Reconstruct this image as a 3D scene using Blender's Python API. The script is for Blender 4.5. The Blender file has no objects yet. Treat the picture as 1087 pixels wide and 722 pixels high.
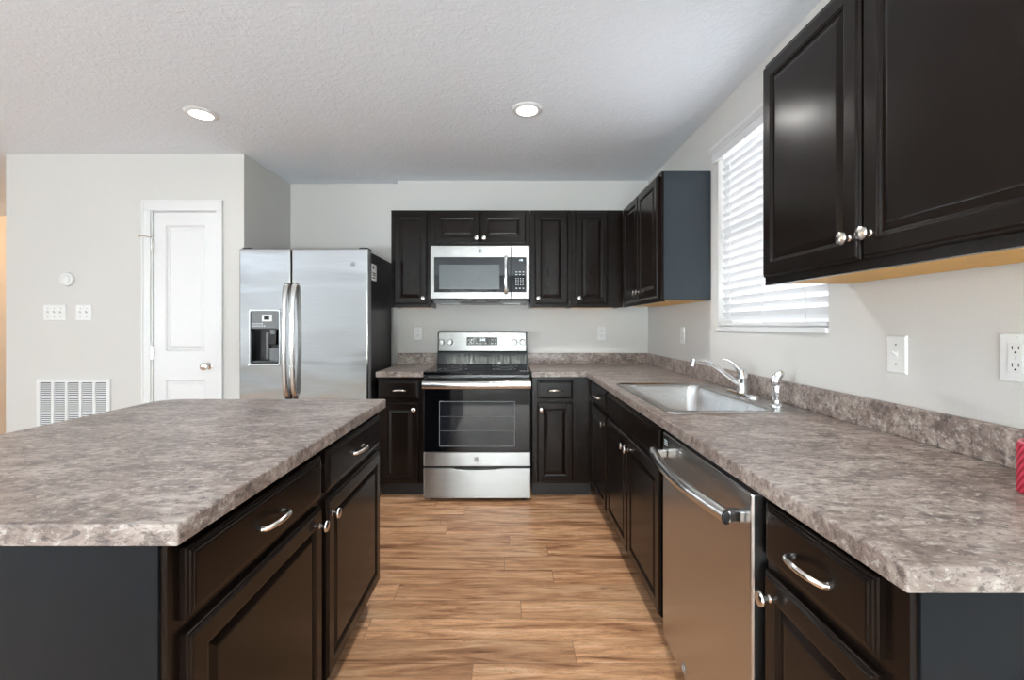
import bpy, bmesh, math, random
from mathutils import Vector, Matrix
random.seed(4)
PI = math.pi
SC = bpy.context.scene
COL = SC.collection

# ------------------------------------------------------------------ camera
FPX, VX, VY, EYE = 470.0, 541.0, 345.0, 1.245
cam_d = bpy.data.cameras.new('camera')
cam_d.sensor_width = 36.0
cam_d.lens = FPX / 1087 * 36
cam_d.shift_x = (543.5 - VX) / 1087
cam_d.shift_y = -(361 - VY) / 1087
cam_d.clip_start = 0.02
cam = bpy.data.objects.new('camera', cam_d)
COL.objects.link(cam)
cam.location = (0, 0, EYE)
cam.rotation_euler = (PI / 2, 0, 0)
SC.camera = cam

# ------------------------------------------------------------------ world, light, exposure
SC.view_settings.view_transform = 'Standard'
SC.view_settings.look = 'None'
SC.view_settings.gamma = 1
SC.view_settings.use_curve_mapping = False
SC.view_settings.exposure = 0.80
w = bpy.data.worlds.new('sky'); SC.world = w
w.use_nodes = True
wn = w.node_tree.nodes; wn.clear()
wo = wn.new('ShaderNodeOutputWorld'); wb = wn.new('ShaderNodeBackground')
wb.inputs[0].default_value = (0.86, 0.93, 1.0, 1); wb.inputs[1].default_value = 1.6
w.node_tree.links.new(wb.outputs[0], wo.inputs[0])

def area(name, loc, rot, sx, sy, power, col=(1, 1, 1), spread=PI):
    d = bpy.data.lights.new(name, 'AREA'); d.shape = 'RECTANGLE'
    d.size = sx; d.size_y = sy; d.energy = power; d.color = col; d.spread = spread
    o = bpy.data.objects.new(name, d); COL.objects.link(o)
    o.location = loc; o.rotation_euler = rot
    return o
REAR_Y, LEFT_X = -4.3, -6.6
DAY = (0.865, 0.945, 1.0)
TILT = math.radians(35)   # daylight aimed up to brighten the ceiling, standing in for ground bounce
# daylight outside each opening; the left and right lights are added for brightness
area('daylight_patio', (-0.55, REAR_Y - 0.35, 1.15), (PI / 2 + TILT, 0, 0), 2.3, 2.1, 620, DAY)
area('added_daylight_left', (LEFT_X - 0.35, -2.2, 1.35), (PI / 2 + TILT, 0, -PI / 2), 2.8, 1.7, 170, DAY)
area('added_daylight_right', (1.185 + 0.5, -2.3, 1.35), (PI / 2 + TILT, 0, PI / 2), 2.6, 1.7, 25, DAY)
area('daylight_sink', (1.185 + 0.55, 2.07, 1.8), (PI / 2, 0, PI / 2), 1.0, 1.1, 20, (0.94, 0.97, 1.0))

# ------------------------------------------------------------------ materials
def new_mat(name):
    m = bpy.data.materials.new(name); m.use_nodes = True
    nt = m.node_tree; b = nt.nodes['Principled BSDF']
    return m, nt, b
def srgb(r, g, b):
    f = lambda c: (c / 255 / 12.92) if c / 255 <= 0.04045 else ((c / 255 + 0.055) / 1.055) ** 2.4
    return (f(r), f(g), f(b), 1)
def N(nt, t, **kw):
    n = nt.nodes.new(t)
    for k, v in kw.items():
        setattr(n, k, v)
    return n
def ramp(nt, stops):
    r = N(nt, 'ShaderNodeValToRGB'); e = r.color_ramp.elements
    while len(e) < len(stops): e.new(0.5)
    for i, (p, c) in enumerate(stops):
        e[i].position = p; e[i].color = c
    return r
def noise(nt, vec, scale, detail=4, rough=0.55, dist=0):
    n = N(nt, 'ShaderNodeTexNoise')
    n.inputs['Scale'].default_value = scale; n.inputs['Detail'].default_value = detail
    n.inputs['Roughness'].default_value = rough; n.inputs['Distortion'].default_value = dist
    if vec is not None: nt.links.new(vec, n.inputs['Vector'])
    return n
def coords(nt, scale=(1, 1, 1), which='Object', loc=(0, 0, 0)):
    tc = N(nt, 'ShaderNodeTexCoord'); mp = N(nt, 'ShaderNodeMapping')
    mp.inputs['Scale'].default_value = scale; mp.inputs['Location'].default_value = loc
    nt.links.new(tc.outputs[which], mp.inputs['Vector'])
    return mp.outputs[0]
def math_n(nt, op, a, b=None):
    n = N(nt, 'ShaderNodeMath', operation=op)
    for i, x in enumerate((a, b)):
        if x is None: continue
        if isinstance(x, (int, float)): n.inputs[i].default_value = x
        else: nt.links.new(x, n.inputs[i])
    return n.outputs[0]
def mixc(nt, fac, a, b, mode='MIX'):
    n = N(nt, 'ShaderNodeMix', data_type='RGBA', blend_type=mode)
    for s, x in ((n.inputs[0], fac), (n.inputs[6], a), (n.inputs[7], b)):
        if isinstance(x, (int, float)): s.default_value = x
        elif isinstance(x, tuple): s.default_value = x
        else: nt.links.new(x, s)
    return n.outputs[2]
def bump(nt, b, h, strength=0.2, dist=0.01):
    n = N(nt, 'ShaderNodeBump'); n.inputs['Strength'].default_value = strength
    n.inputs['Distance'].default_value = dist
    nt.links.new(h, n.inputs['Height']); nt.links.new(n.outputs[0], b.inputs['Normal'])
def plain(name, col, rough=0.5, metal=0.0, nscale=40, namt=0.04, bstr=0.0, spec=0.5):
    m, nt, b = new_mat(name)
    v = coords(nt)
    n = noise(nt, v, nscale, 3)
    d = tuple(max(0, c * (1 - namt)) for c in col[:3]) + (1,)
    l = tuple(min(1, c * (1 + namt)) for c in col[:3]) + (1,)
    r = ramp(nt, [(0.3, d), (0.7, l)])
    nt.links.new(n.outputs[0], r.inputs[0]); nt.links.new(r.outputs[0], b.inputs['Base Color'])
    b.inputs['Roughness'].default_value = rough; b.inputs['Metallic'].default_value = metal
    b.inputs['Specular IOR Level'].default_value = spec
    if bstr: bump(nt, b, n.outputs[0], bstr, 0.002)
    return m

M = {}
M['wall'] = plain('wall_paint', srgb(211, 209, 205), 0.75, 0, 120, 0.012, 0.06)
M['wall_far'] = plain('grey_paint', srgb(212, 213, 213), 0.75, 0, 120, 0.012, 0.06)
M['carpet'] = plain('added_bounce_carpet', srgb(176, 168, 158), 0.95, 0, 300, 0.08, 0.3)
M['hall'] = plain('hall_paint', srgb(216, 196, 172), 0.75, 0, 120, 0.012, 0.06)
M['white'] = plain('white_gloss_paint', srgb(226, 226, 226), 0.35, 0, 30, 0.008)
M['plastic'] = plain('white_plastic', srgb(228, 228, 226), 0.3, 0, 30, 0.008)
M['slot'] = plain('dark_slot', srgb(40, 40, 40), 0.6)
M['nickel'] = plain('brushed_nickel', (0.72, 0.69, 0.65, 1), 0.22, 1, 90, 0.05)
M['chrome'] = plain('chrome', (0.78, 0.79, 0.8, 1), 0.1, 1, 60, 0.03)
M['black'] = plain('black_enamel', srgb(20, 20, 22), 0.25, 0, 60, 0.1)
M['blackmat'] = plain('black_plastic', srgb(26, 26, 28), 0.5, 0, 60, 0.1)
M['fridge_side'] = plain('fridge_side_black', srgb(38, 38, 40), 0.42, 0, 260, 0.25, 0.25)
M['print'] = plain('printed_white', srgb(215, 220, 225), 0.5)
M['grey'] = plain('grey_plastic', srgb(120, 122, 124), 0.4)
M['label'] = plain('paper_label', srgb(235, 235, 232), 0.6)
M['wood_raw'] = plain('raw_maple', srgb(224, 170, 72), 0.5, 0, 22, 0.06)
M['toe'] = plain('toe_board', srgb(30, 25, 24), 0.5, 0, 30, 0.12)

def cabinet_mat(name, c0, c1, rough, spec=0.5, grain=0.04):
    m, nt, b = new_mat(name)
    v = coords(nt, (30, 30, 3))
    n = noise(nt, v, 1.6, 5, 0.6, 0.4)
    r = ramp(nt, [(0.3, c0), (0.7, c1)])
    nt.links.new(n.outputs[0], r.inputs[0]); nt.links.new(r.outputs[0], b.inputs['Base Color'])
    n2 = noise(nt, coords(nt), 7, 3)
    rr = N(nt, 'ShaderNodeMapRange'); rr.inputs[3].default_value = rough - 0.04; rr.inputs[4].default_value = rough + 0.05
    nt.links.new(n2.outputs[0], rr.inputs[0]); nt.links.new(rr.outputs[0], b.inputs['Roughness'])
    b.inputs['Specular IOR Level'].default_value = spec
    if grain: bump(nt, b, n.outputs[0], grain * 0.5, 0.001)
    return m
M['cab'] = cabinet_mat('espresso_finish', srgb(19, 13, 10), srgb(25, 18, 14), 0.22, 0.24)
M['panel_windowlit'] = cabinet_mat('end_panel_painted_windowlight', srgb(38, 47, 53), srgb(41, 50, 56), 0.33, 0.5, 0)  # window light painted into a lighter, bluer copy of the end panel colour
M['panel'] = cabinet_mat('espresso_end_panel', srgb(21, 25, 29), srgb(23, 27, 31), 0.3, 0.2, 0)

# ceiling: knock-down texture
m, nt, b = new_mat('ceiling_texture'); M['ceiling'] = m
b.inputs['Base Color'].default_value = srgb(236, 242, 249); b.inputs['Roughness'].default_value = 0.85
v = coords(nt)
n1 = noise(nt, v, 26, 5, 0.6, 1.2); n2 = noise(nt, v, 75, 3, 0.6, 0.5)
r1 = ramp(nt, [(0.45, (0, 0, 0, 1)), (0.6, (1, 1, 1, 1))]); nt.links.new(n1.outputs[0], r1.inputs[0])
bump(nt, b, math_n(nt, 'ADD', r1.outputs[0], math_n(nt, 'MULTIPLY', n2.outputs[0], 0.6)), 0.24, 0.005)

# floor: laminate planks running left to right
m, nt, b = new_mat('laminate_planks'); M['floor'] = m
tc = N(nt, 'ShaderNodeTexCoord'); sx = N(nt, 'ShaderNodeSeparateXYZ'); nt.links.new(tc.outputs['Object'], sx.inputs[0])
PW, PL = 0.125, 1.22
ry = math_n(nt, 'DIVIDE', sx.outputs[1], PW); row = math_n(nt, 'FLOOR', ry)
wn1 = N(nt, 'ShaderNodeTexWhiteNoise', noise_dimensions='1D'); nt.links.new(row, wn1.inputs['W'])
px = math_n(nt, 'ADD', math_n(nt, 'DIVIDE', sx.outputs[0], PL), wn1.outputs[0]); col_ = math_n(nt, 'FLOOR', px)
pid = math_n(nt, 'ADD', math_n(nt, 'MULTIPLY', row, 17.3), math_n(nt, 'MULTIPLY', col_, 5.7))
wn2 = N(nt, 'ShaderNodeTexWhiteNoise', noise_dimensions='1D'); nt.links.new(pid, wn2.inputs['W'])
cb = N(nt, 'ShaderNodeCombineXYZ')
nt.links.new(math_n(nt, 'MULTIPLY', sx.outputs[0], 1.0), cb.inputs[0])
nt.links.new(math_n(nt, 'MULTIPLY', sx.outputs[1], 9.0), cb.inputs[1])
nt.links.new(math_n(nt, 'MULTIPLY', wn2.outputs[0], 40.0), cb.inputs[2])
g1 = noise(nt, cb.outputs[0], 2.3, 8, 0.62, 0.9)
g2 = noise(nt, cb.outputs[0], 9.0, 5, 0.6, 0.3)
base = ramp(nt, [(0.31, srgb(118, 74, 48)), (0.42, srgb(188, 138, 100)), (0.54, srgb(224, 176, 134)), (0.70, srgb(242, 206, 170))])
nt.links.new(g1.outputs[0], base.inputs[0])
tint = ramp(nt, [(0.0, (0.80, 0.78, 0.77, 1)), (1.0, (1.06, 1.04, 1.02, 1))]); nt.links.new(wn2.outputs[0], tint.inputs[0])
c1 = mixc(nt, 1.0, base.outputs[0], tint.outputs[0], 'MULTIPLY')
fine = ramp(nt, [(0.36, (0.74, 0.71, 0.68, 1)), (0.56, (1, 1, 1, 1))]); nt.links.new(g2.outputs[0], fine.inputs[0])
c2 = mixc(nt, 0.7, c1, fine.outputs[0], 'MULTIPLY')
kn = noise(nt, cb.outputs[0], 1.1, 3, 0.5, 2.5)
kr = ramp(nt, [(0.665, (0, 0, 0, 1)), (0.70, (1, 1, 1, 1)), (0.735, (0, 0, 0, 1))]); nt.links.new(kn.outputs[0], kr.inputs[0])
c2 = mixc(nt, math_n(nt, 'MULTIPLY', kr.outputs[0], 0.6), c2, srgb(92, 60, 40))
g3 = noise(nt, cb.outputs[0], 3.4, 6, 0.7, 1.6)
r3 = ramp(nt, [(0.485, (0, 0, 0, 1)), (0.5, (1, 1, 1, 1)), (0.515, (0, 0, 0, 1))]); nt.links.new(g3.outputs[0], r3.inputs[0])
c2 = mixc(nt, math_n(nt, 'MULTIPLY', r3.outputs[0], math_n(nt, 'ADD', math_n(nt, 'MULTIPLY', wn2.outputs[0], 0.6), 0.15)), c2, srgb(120, 78, 52))
fy = math_n(nt, 'FRACT', ry); fx = math_n(nt, 'FRACT', px)
seam = math_n(nt, 'MAXIMUM', math_n(nt, 'LESS_THAN', fy, 0.026), math_n(nt, 'LESS_THAN', fx, 0.0028))
c3 = mixc(nt, math_n(nt, 'MULTIPLY', seam, 0.55), c2, srgb(90, 60, 42))
nt.links.new(c3, b.inputs['Base Color'])
b.inputs['Roughness'].default_value = 0.36
bump(nt, b, math_n(nt, 'SUBTRACT', math_n(nt, 'MULTIPLY', g2.outputs[0], 0.3), seam), 0.12, 0.002)

# laminate countertop
def laminate(name, scl):
    m, nt, b = new_mat(name)
    v = coords(nt, scl)
    a = noise(nt, v, 6.0, 9, 0.72, 0.8)
    c = noise(nt, v, 34, 8, 0.75, 0.5)
    d = noise(nt, coords(nt, scl, loc=(3.1, 7.7, 1.3)), 15, 9, 0.76, 0.9)
    ra = ramp(nt, [(0.36, srgb(104, 90, 84)), (0.5, srgb(144, 130, 122)), (0.63, srgb(176, 165, 157))])
    nt.links.new(a.outputs[0], ra.inputs[0])
    rd = ramp(nt, [(0.535, (0, 0, 0, 1)), (0.585, (1, 1, 1, 1))]); nt.links.new(d.outputs[0], rd.inputs[0])
    c1 = mixc(nt, math_n(nt, 'MULTIPLY', rd.outputs[0], 0.6), ra.outputs[0], srgb(88, 79, 76))
    rc = ramp(nt, [(0.545, (0, 0, 0, 1)), (0.59, (1, 1, 1, 1))]); nt.links.new(c.outputs[0], rc.inputs[0])
    c2 = mixc(nt, math_n(nt, 'MULTIPLY', rc.outputs[0], 0.7), c1, srgb(66, 60, 62))
    rl = ramp(nt, [(0.40, (1, 1, 1, 1)), (0.45, (0, 0, 0, 1))]); nt.links.new(c.outputs[0], rl.inputs[0])
    c3 = mixc(nt, math_n(nt, 'MULTIPLY', rl.outputs[0], 0.65), c2, srgb(198, 192, 186))
    nt.links.new(c3, b.inputs['Base Color'])
    b.inputs['Roughness'].default_value = 0.36
    bump(nt, b, c.outputs[0], 0.03, 0.001)
    return m
M['laminate'] = laminate('laminate_top', (1.15, 2.1, 2.1))

# stainless steel, brushed along one direction, with slight waviness of the sheet
def steel(name, col, rough, brush=(4, 4, 220), wave=0.0, wscale=(1.5, 1.5, 4), aniso=0.0, amt=0.06):
    m, nt, b = new_mat(name)
    n = noise(nt, coords(nt, brush), 1.0, 3, 0.6)
    r = ramp(nt, [(0.3, tuple(c * (1 - amt) for c in col) + (1,)), (0.7, tuple(min(1, c * (1 + amt)) for c in col) + (1,))])
    nt.links.new(n.outputs[0], r.inputs[0]); nt.links.new(r.outputs[0], b.inputs['Base Color'])
    rr = N(nt, 'ShaderNodeMapRange'); rr.inputs[3].default_value = rough - amt * 0.5; rr.inputs[4].default_value = rough + amt * 0.5
    nt.links.new(n.outputs[0], rr.inputs[0]); nt.links.new(rr.outputs[0], b.inputs['Roughness'])
    if aniso:
        tg = N(nt, 'ShaderNodeTangent', direction_type='RADIAL', axis='Z'); nt.links.new(tg.outputs[0], b.inputs['Tangent'])
        b.inputs['Anisotropic'].default_value = aniso; b.inputs['Anisotropic Rotation'].default_value = 0.25
    b.inputs['Metallic'].default_value = 1
    if wave:
        wv = noise(nt, coords(nt, wscale), 1.0, 1.5, 0.4, 0.5)
        bump(nt, b, wv.outputs[0], 1.0, wave)
    return m
M['steel'] = steel('stainless_steel', (0.32, 0.32, 0.315), 0.34, (3, 3, 260), 0, aniso=0.8)
M['steel_bar'] = steel('stainless_bar', (0.66, 0.65, 0.64), 0.22, (30, 30, 30), 0, amt=0.02)
M['knob_steel'] = steel('stainless_knob', (0.30, 0.30, 0.30), 0.3, (30, 30, 30), 0, amt=0.02)
M['steel_fridge'] = steel('stainless_fridge_door', (0.45, 0.45, 0.45), 0.15, (4, 4, 220), 0.007, (1.3, 1.3, 5), amt=0.05)
M['steel_dw'] = steel('stainless_dishwasher', (0.52, 0.51, 0.5), 0.27, (4, 4, 220), 0, amt=0.012)
M['sink'] = steel('stainless_sink', (0.6, 0.6, 0.6), 0.27, (30, 30, 30), amt=0.02)

def glossy_black(name, col, rough=0.04):
    m, nt, b = new_mat(name)
    n = noise(nt, coords(nt), 14, 2)
    r = ramp(nt, [(0.3, col), (0.7, tuple(c * 1.1 for c in col[:3]) + (1,))])
    nt.links.new(n.outputs[0], r.inputs[0]); nt.links.new(r.outputs[0], b.inputs['Base Color'])
    b.inputs['Roughness'].default_value = rough
    b.inputs['Specular IOR Level'].default_value = 0.5
    return m
M['glass_black'] = glossy_black('black_glass', srgb(9, 10, 13))
M['glass_oven'] = glossy_black('oven_window_glass', srgb(26, 28, 33), 0.06)
M['glass_micro'] = glossy_black('microwave_window_mesh', srgb(84, 90, 94), 0.25)

def emit(name, col, s):
    m = bpy.data.materials.new(name); m.use_nodes = True; nt = m.node_tree; nt.nodes.clear()
    o = N(nt, 'ShaderNodeOutputMaterial'); e = N(nt, 'ShaderNodeEmission')
    e.inputs[0].default_value = col; e.inputs[1].default_value = s
    nt.links.new(e.outputs[0], o.inputs[0]); return m
M['lamp'] = emit('lamp_diffuser', (1, 0.97, 0.92, 1), 9)
M['digits'] = emit('display_digits', (0.75, 0.92, 1, 1), 1.6)

m = bpy.data.materials.new('window_glass'); m.use_nodes = True; nt = m.node_tree; nt.nodes.clear(); M['pane'] = m
o = N(nt, 'ShaderNodeOutputMaterial'); t = N(nt, 'ShaderNodeBsdfTransparent'); g = N(nt, 'ShaderNodeBsdfGlossy')
g.inputs['Roughness'].default_value = 0.02
fr = N(nt, 'ShaderNodeFresnel'); mx = N(nt, 'ShaderNodeMixShader')
nt.links.new(math_n(nt, 'MULTIPLY', fr.outputs[0], 0.6), mx.inputs[0])
nt.links.new(t.outputs[0], mx.inputs[1]); nt.links.new(g.outputs[0], mx.inputs[2]); nt.links.new(mx.outputs[0], o.inputs[0])

def translucent(name, col, f):
    m, nt, b = new_mat(name)
    b.inputs['Base Color'].default_value = col; b.inputs['Roughness'].default_value = 0.45
    t = N(nt, 'ShaderNodeBsdfTranslucent'); t.inputs[0].default_value = col
    mx = N(nt, 'ShaderNodeMixShader'); mx.inputs[0].default_value = f
    out = nt.nodes['Material Output']
    nt.links.new(b.outputs[0], mx.inputs[1]); nt.links.new(t.outputs[0], mx.inputs[2]); nt.links.new(mx.outputs[0], out.inputs[0])
    return m
M['slat'] = translucent('blind_slat_vinyl', srgb(238, 239, 240), 0.13)
M['vane'] = translucent('vertical_vane', srgb(240, 240, 236), 0.45)

m, nt, b = new_mat('red_twill'); M['red'] = m
wv = N(nt, 'ShaderNodeTexWave', wave_type='BANDS', bands_direction='DIAGONAL')
wv.inputs['Scale'].default_value = 38
nt.links.new(coords(nt), wv.inputs['Vector'])
rr = ramp(nt, [(0.35, srgb(150, 14, 40)), (0.75, srgb(196, 62, 84))]); nt.links.new(wv.outputs[1], rr.inputs[0])
nt.links.new(rr.outputs[0], b.inputs['Base Color']); b.inputs['Roughness'].default_value = 0.5
bump(nt, b, wv.outputs[1], 0.4, 0.002)

# ------------------------------------------------------------------ mesh helpers
class MB:
    def __init__(s): s.bm = bmesh.new()
    def box(s, x0, x1, y0, y1, z0, z1):
        v = [s.bm.verts.new((x, y, z)) for z in (z0, z1) for y in (y0, y1) for x in (x0, x1)]
        for f in ((0, 2, 3, 1), (4, 5, 7, 6), (0, 1, 5, 4), (2, 6, 7, 3), (0, 4, 6, 2), (1, 3, 7, 5)):
            s.bm.faces.new([v[i] for i in f])
        return s
    def prism(s, poly, h0, h1, fmap=lambda u, v, h: (u, v, h)):
        a = [s.bm.verts.new(fmap(u, v, h0)) for u, v in poly]
        c = [s.bm.verts.new(fmap(u, v, h1)) for u, v in poly]
        n = len(poly)
        s.bm.faces.new(a[::-1]); s.bm.faces.new(c)
        for i in range(n):
            s.bm.faces.new((a[i], a[(i + 1) % n], c[(i + 1) % n], c[i]))
        return s
    def cells(s, us, vs, skip, h0, h1, fmap=lambda u, v, h: (u, v, h)):
        """slab made of a grid of cells, some left open"""
        nu, nv = len(us) - 1, len(vs) - 1
        full = lambda i, j: 0 <= i < nu and 0 <= j < nv and (i, j) not in skip
        cache = {}
        def V(i, j, k):
            if (i, j, k) not in cache:
                cache[(i, j, k)] = s.bm.verts.new(fmap(us[i], vs[j], (h0, h1)[k]))
            return cache[(i, j, k)]
        for i in range(nu):
            for j in range(nv):
                if not full(i, j): continue
                s.bm.faces.new((V(i, j, 1), V(i + 1, j, 1), V(i + 1, j + 1, 1), V(i, j + 1, 1)))
                s.bm.faces.new((V(i, j, 0), V(i, j + 1, 0), V(i + 1, j + 1, 0), V(i + 1, j, 0)))
                for di, dj, e in ((-1, 0, ((i, j + 1), (i, j))), (1, 0, ((i + 1, j), (i + 1, j + 1))), (0, -1, ((i, j), (i + 1, j))), (0, 1, ((i + 1, j + 1), (i, j + 1)))):
                    if not full(i + di, j + dj):
                        (a, b_), (c, d) = e
                        s.bm.faces.new((V(a, b_, 0), V(c, d, 0), V(c, d, 1), V(a, b_, 1)))
        return s
    def rings(s, rects, fmap, cap0=True, cap1=True):
        """nested loops joined in order"""
        loops = [[s.bm.verts.new(fmap(*p)) for p in r] for r in rects]
        n = len(loops[0])
        for a, c in zip(loops, loops[1:]):
            for i in range(n):
                s.bm.faces.new((a[i], a[(i + 1) % n], c[(i + 1) % n], c[i]))
        if cap0: s.bm.faces.new(loops[0][::-1])
        if cap1: s.bm.faces.new(loops[-1])
        return s
    def front(s, x0, x1, z0, z1, prof, y=0.0):
        """panel front facing -y; prof = (inset, height)"""
        rects = [[(x0 + i, y - h, z0 + i), (x1 - i, y - h, z0 + i), (x1 - i, y - h, z1 - i), (x0 + i, y - h, z1 - i)] for i, h in prof]
        return s.rings(rects, lambda a, b_, c: (a, b_, c))
    def lathe(s, prof, org=(0, 0, 0), axis=(0, 0, 1), seg=20, sx=1, sy=1, caps=True):
        z = Vector(axis).normalized()
        x = z.orthogonal().normalized(); y = z.cross(x); o = Vector(org)
        loops = [[o + x * (math.cos(2 * PI * k / seg) * r * sx) + y * (math.sin(2 * PI * k / seg) * r * sy) + z * h for k in range(seg)] for r, h in prof]
        return s.rings(loops, lambda a, b_, c: (a, b_, c), caps, caps)
    def tube(s, pts, rad, seg=10, flat=1.0, up=(0, 0, 1)):
        pts = [Vector(p) for p in pts]; n = len(pts)
        rad = rad if isinstance(rad, (list, tuple)) else [rad] * n
        loops = []
        prev = Vector(up)
        for i, p in enumerate(pts):
            t = (pts[min(i + 1, n - 1)] - pts[max(i - 1, 0)]).normalized()
            u = (prev - t * prev.dot(t))
            u = u.normalized() if u.length > 1e-5 else t.orthogonal().normalized()
            prev = u; v = t.cross(u)
            loops.append([p + u * math.cos(2 * PI * k / seg) * rad[i] * flat + v * math.sin(2 * PI * k / seg) * rad[i] for k in range(seg)])
        return s.rings(loops, lambda a, b_, c: (a, b_, c))
    def build(s, name, mat, parent=None, bevel=0, smooth=False, seg=2, loc=None):
        bmesh.ops.recalc_face_normals(s.bm, faces=s.bm.faces)
        me = bpy.data.meshes.new(name); s.bm.to_mesh(me); s.bm.free()
        me.materials.append(mat)
        o = bpy.data.objects.new(name, me); COL.objects.link(o)
        if parent is not None: o.parent = parent
        if loc: o.location = loc
        if smooth:
            me.polygons.foreach_set('use_smooth', [True] * len(me.polygons))
            me.set_sharp_from_angle(angle=math.radians(38))
        if bevel:
            bv = o.modifiers.new('edge', 'BEVEL'); bv.width = bevel; bv.segments = seg
            bv.limit_method = 'ANGLE'; bv.angle_limit = math.radians(40)
        return o

def curve(pts, n=6):
    """Catmull-Rom through points"""
    P = [Vector(p) for p in pts]; P = [P[0] * 2 - P[1]] + P + [P[-1] * 2 - P[-2]]
    out = []
    for i in range(1, len(P) - 2):
        for k in range(n):
            t = k / n; a, b_, c, d = P[i - 1:i + 3]
            out.append(0.5 * ((2 * b_) + (c - a) * t + (2 * a - 5 * b_ + 4 * c - d) * t * t + (3 * b_ - a - 3 * c + d) * t ** 3))
    return out + [P[-2]]
def lerp_list(vals, n=6):
    out = []
    for a, c in zip(vals, vals[1:]):
        out += [a + (c - a) * k / n for k in range(n)]
    return out + [vals[-1]]

def thing(name, label, cat, loc=(0, 0, 0), rz=0, group=None):
    o = bpy.data.objects.new(name, None); COL.objects.link(o)
    o.empty_display_size = 0.1
    o.location = loc; o.rotation_euler = (0, 0, rz)
    return tag(o, label, cat, group)
def tag(o, label, cat, group=None, kind='thing'):
    o['label'] = label; o['category'] = cat; o['kind'] = kind
    if group: o['group'] = group
    return o
def struct(o, label, cat):
    return tag(o, label, cat, None, 'structure')
def text_mesh(body, size, name, mat, parent, loc, rot=(PI / 2, 0, 0), depth=0.0003):
    cu = bpy.data.curves.new('t', 'FONT'); cu.body = body; cu.size = size; cu.extrude = depth
    cu.align_x = 'CENTER'; cu.align_y = 'CENTER'
    to = bpy.data.objects.new('t', cu); COL.objects.link(to)
    dg = bpy.context.evaluated_depsgraph_get()
    me = bpy.data.meshes.new_from_object(to.evaluated_get(dg))
    bpy.data.objects.remove(to); bpy.data.curves.remove(cu)
    me.materials.clear(); me.materials.append(mat); me.name = name
    o = bpy.data.objects.new(name, me); COL.objects.link(o)
    o.parent = parent; o.location = loc; o.rotation_euler = rot
    return o

# ------------------------------------------------------------------ room shell
CEIL, YB, XR, YP, YA = 2.48, 3.79, 1.185, 3.20, 3.88
XPL, XPR, XST = -3.64, -1.92, -0.96
T = 0.12
YH = 5.6
struct(MB().box(LEFT_X - T, XR + T, -0.6, YH, -0.06, 0).build('floor', M['floor']), 'warm brown wood-look plank floor', 'floor')
struct(MB().box(LEFT_X - T, XR + T, REAR_Y - T, -0.6, -0.06, 0.0).build('floor_added_carpet', M['carpet']), 'added pale carpet floor, unseen behind the viewer', 'floor')  # carpet added out of view to keep the bounce light neutral
struct(MB().box(LEFT_X - T, XR + T, REAR_Y - T, YH, CEIL, CEIL + 0.06).build('ceiling', M['ceiling']), 'light grey textured ceiling with two recessed lights', 'ceiling')
struct(MB().prism([(XPR, YA), (XST, YA), (XST, YB), (XR, YB), (XR, YA + T), (XPR, YA + T)], 0, CEIL).build('wall_back', M['wall']),
       'pale grey wall behind the range and refrigerator', 'wall')
# right wall with the sink window opening
WY0, WY1, WZ0, WZ1 = 1.645, 2.515, 1.235, 2.225
yz = lambda u, v, h: (h, u, v)
struct(MB().cells([REAR_Y - T, -3.6, -1.0, WY0, WY1, YA + T], [0, 0.5, WZ0, 2.2, WZ1, CEIL], {(1, 1), (1, 2), (3, 2), (3, 3)}, XR, XR + T, yz).build('wall_right', M['wall']),
       'pale grey wall on the right with the blinds window', 'wall')
# pantry walls
xz = lambda u, v, h: (u, h, v)
DX0, DX1, DZ = -2.575, -2.117, 2.068
struct(MB().cells([XPL, DX0, DX1, XPR], [0, DZ, CEIL], {(1, 0)}, YP, YP + T, xz).build('wall_pantry', M['wall']),
       'pale grey wall with the white pantry door', 'wall')
struct(MB().box(XPR - T, XPR, YP + T, YA + T, 0, CEIL).build('wall_alcove', M['wall']), 'short pale grey wall beside the refrigerator', 'wall')
struct(MB().box(XPL, XPL + T, YP + T, YH, 0, CEIL).build('wall_pantry_side', M['hall']), 'side of the pantry facing the hallway', 'wall')
struct(MB().box(LEFT_X, XPL, 5.0, 5.0 + T, 0, CEIL).build('wall_hall', M['hall']), 'tan hallway wall at the left edge of the picture', 'wall')
struct(MB().cells([REAR_Y - T, -3.6, -0.8, YH], [0, 0.5, 2.2, CEIL], {(1, 1)}, LEFT_X - T, LEFT_X, yz).build('wall_left', M['wall']), 'far left wall', 'wall')
struct(MB().cells([LEFT_X, -1.7, 0.6, XR], [0, 2.1, CEIL], {(1, 0)}, REAR_Y - T, REAR_Y, xz).build('wall_rear', M['wall_far']), 'wall behind the viewer', 'wall')

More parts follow.
